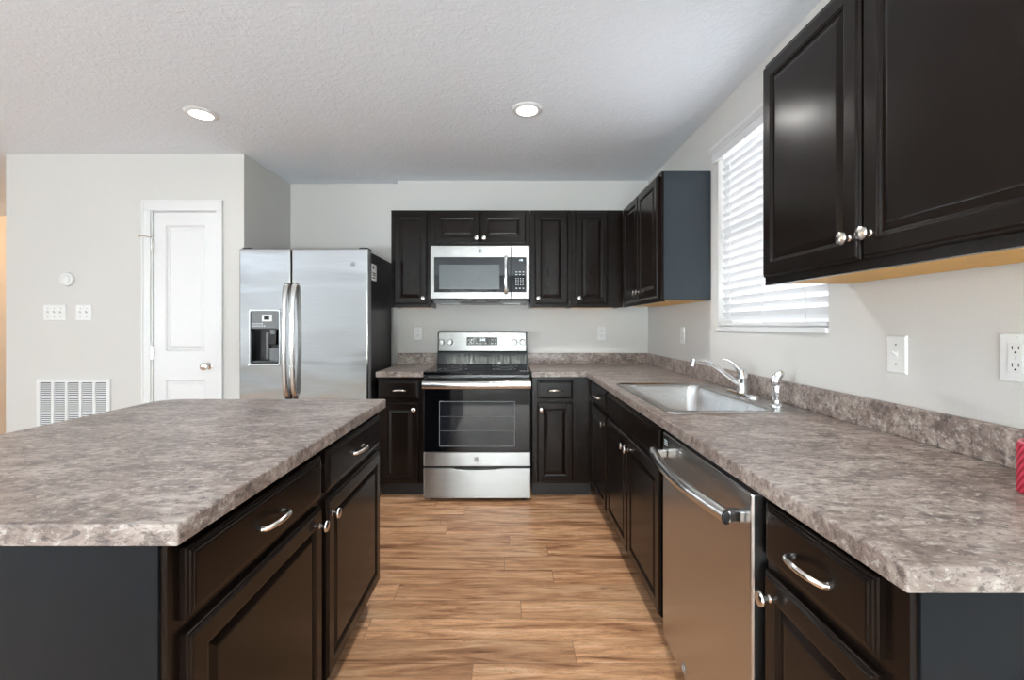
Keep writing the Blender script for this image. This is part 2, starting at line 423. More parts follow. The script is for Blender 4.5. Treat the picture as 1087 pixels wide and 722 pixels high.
# patio door inferred from reflections; the two side windows are added to supply light
def plain_window(name, x0, x1, z0, z1, mull, rot=False):
    f = (lambda a, b_, c: (a, REAR_Y - b_, c)) if not rot else (lambda a, b_, c: ((LEFT_X - b_) if rot == 1 else (XR + b_), a, c))
    root = bpy.data.objects.new(name, None); COL.objects.link(root); struct(root, 'unseen window behind the viewer', 'window')
    def bx(mb, a0, a1, b0, b1, c0, c1):
        p, q = f(a0, b0, c0), f(a1, b1, c1)
        mb.box(min(p[0], q[0]), max(p[0], q[0]), min(p[1], q[1]), max(p[1], q[1]), c0, c1)
    mb = MB()
    bx(mb, x0, x0 + 0.06, 0.03, 0.09, z0, z1); bx(mb, x1 - 0.06, x1, 0.03, 0.09, z0, z1)
    bx(mb, x0 + 0.06, x1 - 0.06, 0.03, 0.09, z1 - 0.06, z1); bx(mb, x0 + 0.06, x1 - 0.06, 0.03, 0.09, z0, z0 + 0.06)
    for q in mull: bx(mb, q - 0.04, q + 0.04, 0.03, 0.09, z0 + 0.06, z1 - 0.06)
    mb.build('window_frame', M['white'], root)
    mb = MB(); bx(mb, x0 + 0.05, x1 - 0.05, 0.055, 0.06, z0 + 0.05, z1 - 0.05); mb.build('pane', M['pane'], root)
plain_window('added_window_right', -3.6, -1.0, 0.5, 2.2, (-2.3,), 2)
plain_window('window_3', -1.7, 0.6, 0.0, 2.1, (-0.55,))
plain_window('added_window_left', -3.6, -0.8, 0.5, 2.2, (-2.67, -1.73), 1)
# pleated curtain on the patio door (mirrored in the range and microwave)
vb = thing('patio_curtain', 'white pleated curtain hanging at the patio door behind the viewer', 'curtain', (0, REAR_Y + 0.07, 0))
xs = [-1.72 + k * 2.32 / 280 for k in range(281)]
fold = [(x, 0.045 * math.sin(2 * PI * x / 0.145) + 0.012 * math.sin(2 * PI * x / 0.41)) for x in xs]
MB().prism(fold + [(x, y + 0.0015) for x, y in fold[::-1]], 0.03, 2.1).build('drape', M['vane'], vb)
MB().box(-1.74, 0.62, -0.02, 0.02, 2.1, 2.14).build('curtain_rail', M['white'], vb)

# ------------------------------------------------------------------ baseboards, hallway lamp
struct(MB().box(XPL, -2.647, YP - 0.013, YP, 0, 0.085).build('baseboard_pantry', M['white'], bevel=0.004), 'white baseboard under the vent grille wall', 'baseboard')
hl = thing('hallway_lamp', 'hallway ceiling lamp out of sight to the left', 'lamp', (-6.1, 4.0, CEIL))
MB().lathe([(0.14, 0), (0.14, -0.02), (0.12, -0.06), (0.06, -0.085), (0.005, -0.09)], seg=24).build('shade', emit('warm_shade', (1, 0.72, 0.45, 1), 3), hl, smooth=True)
pd = bpy.data.lights.new('hallway_bulb', 'POINT'); pd.energy = 16; pd.color = (1, 0.74, 0.48); pd.shadow_soft_size = 0.1
po = bpy.data.objects.new('hallway_bulb', pd); COL.objects.link(po); po.parent = hl; po.location = (0, 0, -0.16)

# ------------------------------------------------------------------ hardware
KNOB = None; PULL = None
def knob(parent, x, y, z):
    """mushroom knob pointing along -y"""
    global KNOB
    if KNOB is None:
        o = MB().lathe([(0.008, 0), (0.0085, 0.002), (0.0055, 0.005), (0.0055, 0.013), (0.009, 0.016), (0.0155, 0.019), (0.017, 0.0225), (0.0155, 0.026), (0.009, 0.0285), (0.002, 0.029)],
                       (0, 0, 0), (0, -1, 0), 20).build('knob', M['nickel'], parent, smooth=True)
        KNOB = o
    else:
        o = KNOB.copy(); COL.objects.link(o); o.parent = parent
    o.location = (x, y, z); return o
def pull(parent, x, y, z):
    """arched drawer pull, 10 cm wide"""
    global PULL
    if PULL is None:
        pts = curve([(-0.052, 0, -0.004), (-0.048, -0.012, -0.003), (-0.03, -0.025, 0.001), (0, -0.030, 0.003), (0.03, -0.025, 0.001), (0.048, -0.012, -0.003), (0.052, 0, -0.004)], 6)
        rad = lerp_list([0.006, 0.0052, 0.005, 0.0055, 0.005, 0.0052, 0.006], 6)
        o = MB().tube(pts, rad, 10, 1.25).build('pull', M['nickel'], parent, smooth=True)
        PULL = o
    else:
        o = PULL.copy(); COL.objects.link(o); o.parent = parent
    o.location = (x, y, z); return o

TD = 0.02   # thickness of doors and drawer fronts
DOOR_P = [(0, 0), (0, 0.0115), (0.0025, 0.0145), (0.006, 0.0150), (0.0075, 0.0185), (0.010, 0.02), (0.047, 0.02), (0.0485, 0.0182), (0.0525, 0.0174),
          (0.0545, 0.0135), (0.0575, 0.0128), (0.073, 0.0175), (0.0745, 0.0186), (0.078, 0.0192)]
DRAW_P = [(0, 0), (0, 0.010), (0.0025, 0.013), (0.006, 0.0135), (0.0075, 0.0165), (0.012, 0.017), (0.0135, 0.0195), (0.017, 0.02)]
def cab_door(parent, x0, x1, z0, z1, knob_at=None):
    d = MB().front(x0, x1, z0, z1, DOOR_P).build('door', M['cab'], parent, bevel=0.0008)
    if knob_at: knob(d, knob_at[0], -TD, knob_at[1])
    return d
def cab_drawer(parent, x0, x1, z0, z1, handle=True, name='drawer_front'):
    d = MB().front(x0, x1, z0, z1, DRAW_P).build(name, M['cab'], parent, bevel=0.0008)
    if handle: pull(d, (x0 + x1) / 2, -TD + 0.0005, (z0 + z1) / 2 - 0.004)
    return d
CT, CH = 0.91, 0.872
NOTCH = lambda d: [(0.012, 0.105), (0.07, 0.105), (0.07, 0), (d, 0), (d, CH), (0.012, CH)]
def base_cabinet(label, loc, rz, width, depth, doors, drawers, group, false_front=None, end=None, fill=None):
    """local: x along the front, y into the cabinet, z up; face frame front at y=0"""
    r = thing('base_cabinet', label, 'cabinet', loc, rz, group)
    c = MB()
    c.box(0, width, 0, 0.019, 0.105, CH)                                   # face frame
    c.box(0, 0.016, 0.019, depth, 0.105, CH); c.box(width - 0.016, width, 0.019, depth, 0.105, CH)
    c.box(0.016, width - 0.016, 0.019, depth, 0.105, 0.121); c.box(0.016, width - 0.016, depth - 0.012, depth, 0.121, CH)
    c.build('carcass', M['cab'], r)
    MB().box(0.0, width, 0.07, 0.085, 0.0, 0.105).box(0, 0.016, 0.085, depth, 0, 0.105).box(width - 0.016, width, 0.085, depth, 0, 0.105).build('toe_kick', M['toe'], r)
    for d in doors: cab_door(r, *d)
    for d in drawers: cab_drawer(r, *d)
    if false_front: cab_drawer(r, *false_front, handle=False, name='false_front')
    if end == 'left': MB().prism(NOTCH(depth), -0.005, 0, lambda u, v, h: (h, u, v)).build('end_panel', M['panel'], r, bevel=0.001)
    if end == 'right': MB().prism(NOTCH(depth), width, width + 0.005, lambda u, v, h: (h, u, v)).build('end_panel', M['panel'], r, bevel=0.001)
    return r
D0, D1, R0, R1 = 0.118, 0.690, 0.715, 0.845     # door and drawer heights

# ------------------------------------------------------------------ island
IX, IY0, IY1 = -0.592, 0.765, 1.985
base_cabinet('near island cabinet with a large drawer and door, its dark end panel showing', (IX, IY0, 0), PI / 2, 0.61, 0.60,
             [(0.028, 0.592, D0, D1, (0.565, 0.640))], [(0.028, 0.592, R0, R1)], 'island base cabinets', end='left')
base_cabinet('far island cabinet with a drawer and door, nearest the refrigerator', (IX, IY0 + 0.61, 0), PI / 2, 0.61, 0.60,
             [(0.022, 0.585, D0, D1, (0.050, 0.640))], [(0.022, 0.585, R0, R1)], 'island base cabinets', end='right')
ic = MB()
x0, x1, y0, y1 = -1.56, -0.5575, 0.743, 2.005
poly = [(x0, y0), (x1, y0), (x1, y1 - 0.012), (x1 - 0.012, y1)]
poly += [(x0 + 0.10 - 0.10 * math.sin(t), y1 - 0.10 + 0.10 * math.cos(t)) for t in [k * PI / 2 / 10 for k in range(11)]]
ic.prism(poly, CH, CT)
tag(ic.build('island_countertop', M['laminate'], bevel=0.004), 'mottled grey-brown laminate countertop of the kitchen island', 'countertop')

# ------------------------------------------------------------------ back run
FY = 3.19
base_cabinet('narrow dark base cabinet between the refrigerator and the range', (-0.945, FY, 0), 0, 0.327, 0.585,
             [(0.022, 0.292, D0, D1, (0.262, 0.640))], [(0.022, 0.292, R0, R1)], 'base cabinets along the walls')
base_cabinet('dark base cabinet right of the range, facing the viewer', (0.165, FY, 0), 0, 0.43, 0.585,
             [(0.033, 0.290, D0, D1, (0.062, 0.640))], [(0.033, 0.290, R0, R1)], 'base cabinets along the walls')
lt = MB().box(-0.955, -0.614, 3.155, YB, CH, CT).build('countertop', M['laminate'], bevel=0.004)
tag(lt, 'small laminate countertop piece between refrigerator and range', 'countertop')
MB().box(-0.955, -0.614, YB - 0.02, YB, CT, CT + 0.095).build('backsplash', M['laminate'], lt, bevel=0.004)

# ------------------------------------------------------------------ right run
FX = 0.595
rr_ = -PI / 2
base_cabinet('narrow corner base cabinet between the sink doors and the back corner', (FX, 3.185, 0), rr_, 0.535, 0.585,
             [(0.045, 0.520, D0, D1, (0.49, 0.640))], [(0.045, 0.520, R0, R1)], 'base cabinets along the walls')
base_cabinet('double-door base cabinet below the kitchen sink', (FX, 2.65, 0), rr_, 1.012, 0.585,
             [(0.02, 0.468, D0, D1, (0.440, 0.640)), (0.480, 0.945, D0, D1, (0.508, 0.640))], [], 'base cabinets along the walls',
             false_front=(0.02, 0.945, R0, R1))
base_cabinet('near base cabinet at the counter end, right of the dishwasher', (FX, 1.018, 0), rr_, 0.36, 0.585,
             [(0.012, 0.318, D0, D1, (0.04, 0.640))], [(0.012, 0.318, R0, R1)], 'base cabinets along the walls', end='right')
# L-shaped countertop with the sink cut-out
SX0, SX1, SY0, SY1 = 0.625, 1.12, 1.70, 2.47
XE, YE = 0.55, 0.613
lc = MB().cells([0.157, XE, SX0, SX1, XR], [YE, SY0, SY1, 3.155, YB], {(0, 0), (0, 1), (0, 2), (2, 1)}, CH, CT).build('sink_countertop', M['laminate'], bevel=0.004)
tag(lc, 'long L-shaped laminate countertop holding the sink', 'countertop')
bs = MB().prism([(0.157, YB - 0.02), (XR - 0.02, YB - 0.02), (XR - 0.02, YE), (XR, YE), (XR, YB), (0.157, YB)], CT, CT + 0.095).build('backsplash', M['laminate'], lc, bevel=0.004)

# ------------------------------------------------------------------ sink
sk = thing('kitchen_sink', 'stainless steel drop-in kitchen sink set in the countertop', 'sink', (0, 0, CT))
def rrect(a0, a1, b0, b1, r, n=5):
    out = []
    for cx, cy, t0 in ((a1 - r, b1 - r, 0), (a0 + r, b1 - r, PI / 2), (a0 + r, b0 + r, PI), (a1 - r, b0 + r, 1.5 * PI)):
        out += [(cx + r * math.cos(t0 + k * PI / 2 / n), cy + r * math.sin(t0 + k * PI / 2 / n)) for k in range(n + 1)]
    return out
ro = (0.597, 1.150, 1.665, 2.505)
bi = (0.645, 1.035, 1.725, 2.445)
loops = []
def L3(rc, rad, z): return [(x, y, z) for x, y in rrect(*rc, rad)]
def inset(rc, d): return (rc[0] + d, rc[1] - d, rc[2] + d, rc[3] - d)
loops = [L3(ro, 0.03, 0.0005), L3(inset(ro, 0.002), 0.03, 0.006), L3(inset(ro, 0.008), 0.028, 0.007), L3(inset(ro, 0.014), 0.025, 0.0035), L3(inset(bi, -0.01), 0.065, 0.0035), L3(inset(bi, -0.003), 0.06, 0.002), L3(bi, 0.06, -0.006)]
MB().rings(loops, lambda a, b_, c: (a, b_, c), False, False).build('rim', M['sink'], sk, smooth=True)
loops = [L3(bi, 0.06, -0.006), L3(inset(bi, 0.004), 0.06, -0.03), L3(inset(bi, 0.014), 0.06, -0.15), L3(inset(bi, 0.03), 0.06, -0.172), L3(inset(bi, 0.06), 0.05, -0.18), L3(inset(bi, 0.15), 0.03, -0.183)]
MB().rings(loops, lambda a, b_, c: (a, b_, c), False, True).build('bowl', M['sink'], sk, smooth=True)
MB().lathe([(0.055, 0), (0.055, 0.003), (0.04, 0.004), (0.036, 0.001), (0.01, 0.001), (0.008, 0.006), (0.001, 0.006)], (0.84, 2.085, -0.183), seg=24).build('drain', M['chrome'], sk, smooth=True)

ZD = CT + 0.0035
fa = thing('kitchen_faucet', 'chrome single-lever faucet on the sink deck under the window', 'faucet', (1.105, 2.10, ZD))
MB().rings([[(x, y, z) for x, y in rrect(-0.03 + d, 0.03 - d, -0.125 + d, 0.125 - d, 0.029 - d)] for d, z in ((0, 0), (0, 0.006), (0.004, 0.011), (0.012, 0.014))], lambda a, b_, c: (a, b_, c)).build('deck_plate', M['chrome'], fa, smooth=True)
MB().lathe([(0.028, 0.01), (0.028, 0.02), (0.025, 0.026), (0.0235, 0.075), (0.0245, 0.078), (0.0245, 0.082), (0.0225, 0.09), (0.019, 0.115), (0.012, 0.125), (0.003, 0.128)], seg=24).build('valve_body', M['chrome'], fa, smooth=True)
pts = curve([(0.002, 0.0, 0.085), (-0.012, 0.004, 0.115), (-0.030, 0.010, 0.14), (-0.055, 0.018, 0.160), (-0.085, 0.026, 0.170)], 6)
MB().tube(pts, lerp_list([0.021, 0.0185, 0.013, 0.0095, 0.007], 6), 14, 0.75).build('lever', M['chrome'], fa, smooth=True)
pts = curve([(-0.01, 0, 0.048), (-0.06, 0.008, 0.085), (-0.115, 0.016, 0.130), (-0.165, 0.022, 0.157), (-0.205, 0.026, 0.162), (-0.220, 0.027, 0.160), (-0.226, 0.028, 0.134)], 7)
MB().tube(pts, lerp_list([0.0125, 0.0115, 0.010, 0.0095, 0.0095, 0.0105, 0.0115], 7), 14).build('spout', M['chrome'], fa, smooth=True)
sp = thing('side_sprayer', 'chrome side sprayer standing in the sink deck near the faucet', 'sprayer', (1.088, 1.80, ZD))
MB().lathe([(0.027, 0), (0.027, 0.004), (0.022, 0.010), (0.016, 0.014), (0.0145, 0.02), (0.0145, 0.028)], seg=20).build('base', M['chrome'], sp, smooth=True)
MB().lathe([(0.0135, 0.026), (0.0150, 0.03), (0.0155, 0.075), (0.0135, 0.082), (0.0125, 0.09)], seg=20).build('handle', M['chrome'], sp, smooth=True)
MB().tube(curve([(-0.002, 0, 0.085), (-0.004, 0.001, 0.100), (0.001, 0, 0.118), (0.014, -0.003, 0.136), (0.018, -0.004, 0.141)], 5), lerp_list([0.013, 0.0165, 0.0155, 0.0135, 0.012], 5), 14).build('spray_head', M['chrome'], sp, smooth=True)
MB().tube([(-0.012, 0, 0.128), (-0.017, 0, 0.112), (-0.018, 0, 0.095)], [0.005, 0.007, 0.005], 10).build('trigger', M['chrome'], sp, smooth=True)

# ------------------------------------------------------------------ wall cabinets
UZ0, UZ1, UD = 1.383, 2.150, 0.286
def wall_cabinet(label, loc, rz, width, depth, z0, z1, doors, end=None, raw=False):
    r = thing('wall_cabinet', label, 'cabinet', loc, rz, 'wall-hung cabinets')
    c = MB()
    c.box(0, width, 0, 0.019, z0, z1)
    zs, ins = (z0 + 0.022, 0.0) if raw else (z0 + 0.002, 0.014)
    c.box(0, 0.014, 0.019, depth, zs, z1); c.box(width - 0.014, width, 0.019, depth, zs, z1)
    c.box(0.014, width - 0.014, 0.019, depth, z1 - 0.016, z1); c.box(0.014, width - 0.014, depth - 0.01, depth, z0 + 0.03, z1 - 0.016)
    c.build('carcass', M['cab'], r)
    bp = MB().box(ins, width - ins, 0.019, depth, z0 + 0.006, z0 + 0.022).build('bottom_panel', M['wood_raw'], r)
    bp['label'] = 'unstained yellow wood underside'
    for d in doors: cab_door(r, *d)
    if end == 'right': MB().box(width, width + 0.004, 0.012, depth, z0 + 0.006, z1).build('end_panel', M['panel_windowlit'], r, bevel=0.001)
    if end == 'left': MB().box(-0.004, 0, 0.012, depth, z0 + 0.006, z1).build('end_panel', M['panel_windowlit'], r, bevel=0.001)
    return r
UY = 3.495
z0, z1 = UZ0 + 0.026, UZ1 - 0.018
wall_cabinet('narrow wall cabinet left of the microwave, above the refrigerator side', (-0.935, UY, 0), 0, 0.308, 0.295, UZ0, UZ1, [(0.022, 0.286, z0, z1, (0.257, UZ0 + 0.072))])
wall_cabinet('short two-door wall cabinet above the microwave', (-0.624, UY, 0), 0, 0.784, 0.295, 1.862, UZ1,
             [(0.034, 0.391, 1.888, z1, (0.366, 1.925)), (0.399, 0.752, 1.888, z1, (0.424, 1.925))])
wall_cabinet('tall single-door wall cabinet immediately right of the microwave', (0.163, UY, 0), 0, 0.327, 0.295, UZ0, UZ1, [(0.034, 0.297, z0, z1, (0.062, UZ0 + 0.072))])
wall_cabinet('single-door wall cabinet filling the back corner', (0.493, UY, 0), 0, 0.40, 0.295, UZ0, UZ1, [(0.026, 0.281, z0, z1, (0.054, UZ0 + 0.072))])
UX = 0.895
wall_cabinet('two-door wall cabinet on the right wall, between the corner and the window', (UX, 3.49, 0), rr_, 0.885, UD, UZ0, UZ1,
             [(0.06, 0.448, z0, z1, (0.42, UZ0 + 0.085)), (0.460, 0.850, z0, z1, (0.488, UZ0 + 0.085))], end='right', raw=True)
wall_cabinet('large near wall cabinet at upper right, in front of the window', (UX, 1.550, 0), rr_, 0.91, UD, UZ0, UZ1,
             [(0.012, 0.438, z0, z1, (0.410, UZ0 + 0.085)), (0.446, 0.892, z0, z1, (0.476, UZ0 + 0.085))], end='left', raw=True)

# ------------------------------------------------------------------ emblem used on the appliances (round script badge)
def emblem(parent, x, y, z, r, name='emblem'):
    mb = MB()
    mb.lathe([(r, 0), (r, 0.0012), (r * 0.9, 0.0016), (r * 0.86, 0.001), (r * 0.02, 0.001)], (x, y, z), (0, -1, 0), 24)
    o = mb.build(name, M['grey'], parent, smooth=True)
    mb = MB()
    for s in (-1, 1):
        pts = [(x + s * r * 0.28 + r * 0.3 * math.cos(t), y - 0.0014, z + r * 0.42 * math.sin(t) * (1 if s < 0 else 0.9)) for t in [0.5 + k * 0.5 for k in range(11)]]
        mb.tube(pts, r * 0.05, 6)
    mb.tube([(x + r * 0.8 * math.cos(k * PI / 12), y - 0.0014, z + r * 0.8 * math.sin(k * PI / 12)) for k in range(25)], r * 0.05, 6)
    mb.build('emblem_script', M['chrome'], o)
    return o

# ------------------------------------------------------------------ refrigerator
fr_ = thing('refrigerator', 'stainless side-by-side refrigerator with black sides and ice dispenser', 'refrigerator', (0, 3.12, 0))
FXL, FXR, FSP, FT = -1.907, -0.998, -1.541, 1.785
MB().box(FXL + 0.012, FXR - 0.012, 0.085, 0.66, 0.02, FT - 0.012).build('cabinet', M['fridge_side'], fr_, bevel=0.004)
DT = 0.072
# freezer door with dispenser opening
hx0, hx1, hz0, hz1 = -1.828, -1.622, 0.970, 1.345
fd = MB().cells([FXL, hx0, hx1, FSP - 0.004], [0.075, hz0, hz1, FT], {(1, 1)}, 0, DT, xz).build('freezer_door', M['steel_fridge'], fr_, bevel=0.010, seg=3)
rd = MB().cells([FSP + 0.004, FXR], [0.075, FT], set(), 0, DT, xz).build('refrigerator_door', M['steel_fridge'], fr_, bevel=0.010, seg=3)
MB().box(FXR, FXR + 0.001, 0.006, DT - 0.004, 0.09, FT - 0.012).build('door_edge', M['grey'], rd)
# dispenser
dp = MB()
dp.box(hx0, hx1, 0.066, 0.070, hz0, hz1)
dp.box(hx0, hx0 + 0.006, 0.004, 0.066, hz0, hz1).box(hx1 - 0.006, hx1, 0.004, 0.066, hz0, hz1)
dp.box(hx0 + 0.006, hx1 - 0.006, 0.004, 0.066, hz0, hz0 + 0.012).build('dispenser', M['black'], fd, bevel=0.001)
fm = MB()
for d, z in ((0, 0),):
    fo = [(x, y) for x, y in rrect(hx0 - 0.010, hx1 + 0.010, hz0 - 0.014, hz1 + 0.012, 0.02)]
    fi = [(x, y) for x, y in rrect(hx0 + 0.004, hx1 - 0.004, hz0 + 0.004, hz1 - 0.004, 0.012)]
    fm.rings([[(x, 0.0, z) for x, z in fo], [(x, -0.005, z) for x, z in rrect(hx0 - 0.007, hx1 + 0.007, hz0 - 0.011, hz1 + 0.009, 0.018)], [(x, -0.005, z) for x, z in rrect(hx0 + 0.001, hx1 - 0.001, hz0 + 0.001, hz1 - 0.001, 0.013)], [(x, 0.006, z) for x, z in fi]], lambda a, b_, c: (a, b_, c), False, False)
fm.build('dispenser_trim', M['chrome'], fd, smooth=True)
cp = MB().prism([(0.003, hz1 - 0.004), (0.0, hz1 - 0.125), (0.05, hz1 - 0.135), (0.06, hz1 - 0.004)], hx0 + 0.006, hx1 - 0.006, lambda u, v, h: (h, u, v)).build('dispenser_controls', M['grey'], fd, bevel=0.002)
kp = MB()
kp.box(-1.745, -1.675, -0.002, 0.004, hz1 - 0.075, hz1 - 0.028)
kp.build('display_bezel', M['label'], fd, bevel=0.001)
MB().box(-1.730, -1.693, -0.003, -0.001, hz1 - 0.064, hz1 - 0.038).build('display', M['glass_black'], fd)
kp = MB()
for i in range(6):
    for j in range(2):
        if (i + j) % 3 == 0 and i > 3: continue
        kp.box(-1.818 + i * 0.017, -1.808 + i * 0.017, -0.001, 0.003, hz1 - 0.112 + j * 0.016, hz1 - 0.104 + j * 0.016)
kp.build('buttons', M['print'], fd)
MB().lathe([(0.020, 0), (0.022, -0.02), (0.016, -0.035)], (-1.685, 0.035, hz1 - 0.132), seg=16).build('ice_chute', M['grey'], fd, smooth=True)
MB().prism([(0.030, hz1 - 0.155), (0.022, hz1 - 0.235), (0.030, hz1 - 0.245), (0.044, hz1 - 0.155)], -1.715, -1.662, lambda u, v, h: (h, u, v)).build('paddle', M['blackmat'], fd, bevel=0.002)
MB().box(-1.745, -1.725, 0.05, 0.064, hz0 + 0.03, hz1 - 0.15).box(-1.72, -1.655, 0.052, 0.064, hz0 + 0.02, hz0 + 0.11).build('back_rib', M['grey'], fd, bevel=0.002)
MB().box(hx0 + 0.01, hx1 - 0.01, 0.008, 0.06, hz0 + 0.012, hz0 + 0.018).build('drip_tray', M['grey'], fd, bevel=0.001)
# handles: bowed bars
for hx, d in ((-1.564, fd), (-1.507, rd)):
    zt, zb = 1.535, 0.745
    pts = curve([(hx, -0.002, zt), (hx, -0.028, zt - 0.03), (hx, -0.046, zt - 0.16), (hx, -0.055, (zt + zb) / 2), (hx, -0.046, zb + 0.16), (hx, -0.028, zb + 0.03), (hx, -0.002, zb)], 8)
    h = MB().tube(pts, lerp_list([0.019, 0.0185, 0.0165, 0.0155, 0.0165, 0.0185, 0.019], 8), 14, 0.62, (0, -1, 0)).build('door_handle', M['steel_bar'], d, smooth=True)
    MB().box(hx - 0.017, hx + 0.017, -0.004, 0.004, zb - 0.035, zb - 0.008).build('handle_cap', M['blackmat'], d, bevel=0.003)
emblem(rd, -1.105, 0.0, 1.675, 0.017)
for hx in (FXL + 0.04, FXR - 0.04):
    MB().box(hx - 0.03, hx + 0.03, 0.02, 0.12, FT - 0.012, FT + 0.010).build('hinge_cover', M['blackmat'], fr_, bevel=0.004)
MB().box(FXL + 0.02, FXR - 0.02, 0.05, 0.09, 0.015, 0.07).build('base_grille', M['blackmat'], fr_, bevel=0.003)
for hx in (FXL + 0.06, FXR - 0.06):
    for hy in (0.12, 0.6):
        MB().lathe([(0.018, 0), (0.018, 0.02)], (hx, hy, 0), seg=12).build('foot', M['blackmat'], fr_)
st = MB().box(FXR - 0.012, FXR - 0.0112, 0.120, 0.235, 1.575, 1.695).build('sticker', M['label'], fr_); st['label'] = 'small white paper sticker with dark print'
sm = MB()
sm.box(FXR - 0.0112, FXR - 0.0108, 0.145, 0.175, 1.66, 1.682).box(FXR - 0.0112, FXR - 0.0108, 0.14, 0.215, 1.625, 1.633).box(FXR - 0.0112, FXR - 0.0108, 0.14, 0.215, 1.61, 1.617).box(FXR - 0.0112, FXR - 0.0108, 0.14, 0.2, 1.588, 1.598)
sm.build('sticker_print', M['slot'], st)

# ------------------------------------------------------------------ range
rg = thing('range', 'freestanding stainless electric range with black glass oven door', 'stove', (0, 3.11, 0))
RX0, RX1 = -0.607, 0.149
RC = (RX0 + RX1) / 2
MB().box(RX0 + 0.006, RX1 - 0.006, 0.045, 0.63, 0.03, 0.895).build('body', M['black'], rg, bevel=0.003)
ck = MB().box(RX0, RX1, -0.002, 0.60, 0.893, 0.918).build('cooktop', M['glass_black'], rg, bevel=0.006, seg=3)
for bx_, by_, br in ((-0.19, 0.16, 0.105), (0.19, 0.17, 0.085), (-0.19, 0.43, 0.075), (0.19, 0.43, 0.10)):
    q = []
    for rr0 in (br, br * 0.62):
        q.append(rr0)
    mb = MB()
    for rr0 in q:
        mb.lathe([(rr0, 0), (rr0, 0.0004), (rr0 - 0.003, 0.0004), (rr0 - 0.003, 0)], (RC + bx_, by_, 0.918), seg=40, caps=False)
    mb.build('burner_ring', M['grey'], ck)
bl = MB()
for k, (a, c) in enumerate(((0.30, 0.318), (0.322, 0.345), (0.35, 0.362))): bl.box(RC + a, RC + c, 0.03, 0.042, 0.918, 0.9186)
bl.build('cooktop_print', M['print'], ck)
# backguard
bg = MB().prism([(0.575, 0.918), (0.645, 0.918), (0.645, 1.19), (0.612, 1.19), (0.600, 1.175), (0.592, 1.022), (0.585, 1.015)], RX0 + 0.004, RX1 - 0.004, lambda u, v, h: (h, u, v)).build('backguard', M['glass_black'], rg, bevel=0.003)
cpan = MB().prism([(0.5955, 1.028), (0.5895, 1.028), (0.5970, 1.180), (0.606, 1.1895), (0.612, 1.1895)], RX0 + 0.014, RX1 - 0.014, lambda u, v, h: (h, u, v)).build('control_panel', M['steel'], rg, bevel=0.001)
tl = math.atan2(0.0075, 0.152)
yc = lambda z: 0.5895 + (z - 1.028) * 0.0075 / 0.152
ds = MB().box(-0.130, 0.130, -0.004, 0.0, -0.034, 0.034).build('display', M['glass_black'], cpan, bevel=0.003, loc=(RC, yc(1.108), 1.108)); ds.rotation_euler = (-tl, 0, 0)
text_mesh('1:00', 0.024, 'clock_digits', M['digits'], cpan, (RC + 0.004, yc(1.12) - 0.0052, 1.120))
for xx, zz in [(q, 1.09) for q in (-0.112, -0.085, -0.045, -0.012, 0.03, 0.085, 0.112)] + [(q, 1.12) for q in (-0.112, -0.085, 0.085, 0.112)]:
    MB().box(RC + xx - 0.007, RC + xx + 0.007, yc(zz) - 0.0051, yc(zz) - 0.004, zz - 0.0025, zz + 0.0025).build('key', M['print'], cpan)
for xx in (-0.335, -0.268, 0.268, 0.335):
    k = MB().lathe([(0.026, 0), (0.026, 0.004), (0.021, 0.006), (0.0195, 0.022), (0.017, 0.025), (0.001, 0.025)], (0, 0, 0), (0, -1, 0), 24)
    k.box(-0.005, 0.005, -0.030, -0.02, -0.019, 0.019)
    kk = k.build('burner_knob', M['knob_steel'], cpan, smooth=True, loc=(RC + xx, yc(1.100), 1.100))
    mk = MB()
    for a in range(7):
        t = PI * 0.75 + a * PI * 0.25
        mk.box(RC + xx + 0.031 * math.cos(t) - 0.002, RC + xx + 0.031 * math.cos(t) + 0.002, yc(1.1) - 0.0008, yc(1.1) + 0.002, 1.1 + 0.031 * math.sin(t) - 0.002, 1.1 + 0.031 * math.sin(t) + 0.002)
    mk.build('knob_scale', M['slot'], cpan)
# oven door
od = MB().box(RX0 + 0.003, RX1 - 0.003, 0.0, 0.044, 0.352, 0.870).build('oven_door', M['glass_black'], rg, bevel=0.003)
MB().front(RC - 0.262, RC + 0.262, 0.395, 0.705, [(0, 0), (0, 0.0006), (0.001, 0.0008)], 0.0).build('oven_window', M['glass_oven'], od)
wl = MB()
for a0, a1, c0, c1 in ((-0.266, 0.266, 0.391, 0.395), (-0.266, 0.266, 0.705, 0.709), (-0.266, -0.262, 0.395, 0.705), (0.262, 0.266, 0.395, 0.705), (-0.26, 0.26, 0.60, 0.602), (-0.26, 0.26, 0.50, 0.502)):
    wl.box(RC + a0, RC + a1, -0.0012, 0, c0, c1)
wl.build('window_outline', M['grey'], od)
hp = curve([(RX0 + 0.002, -0.04, 0.828), (RC - 0.2, -0.046, 0.828), (RC, -0.048, 0.828), (RC + 0.2, -0.046, 0.828), (RX1 - 0.002, -0.04, 0.828)], 6)
MB().tube(hp, 0.0165, 16, 1.75).build('oven_handle', M['steel_bar'], od, smooth=True)
for s in (RX0 + 0.03, RX1 - 0.03): MB().box(s - 0.018, s + 0.018, -0.035, 0.0, 0.806, 0.85).build('handle_bracket', M['steel'], od, bevel=0.004)
tr = MB().box(RX0 + 0.003, RX1 - 0.003, -0.003, 0.044, 0.252, 0.350).build('door_trim', M['steel'], od, bevel=0.004)
emblem(tr, RC - 0.002, -0.003, 0.302, 0.017)
MB().box(RX0 + 0.003, RX1 - 0.003, 0.012, 0.044, 0.236, 0.2525).build('drawer_gap', M['black'], rg)
dw_ = []
nseg = 16
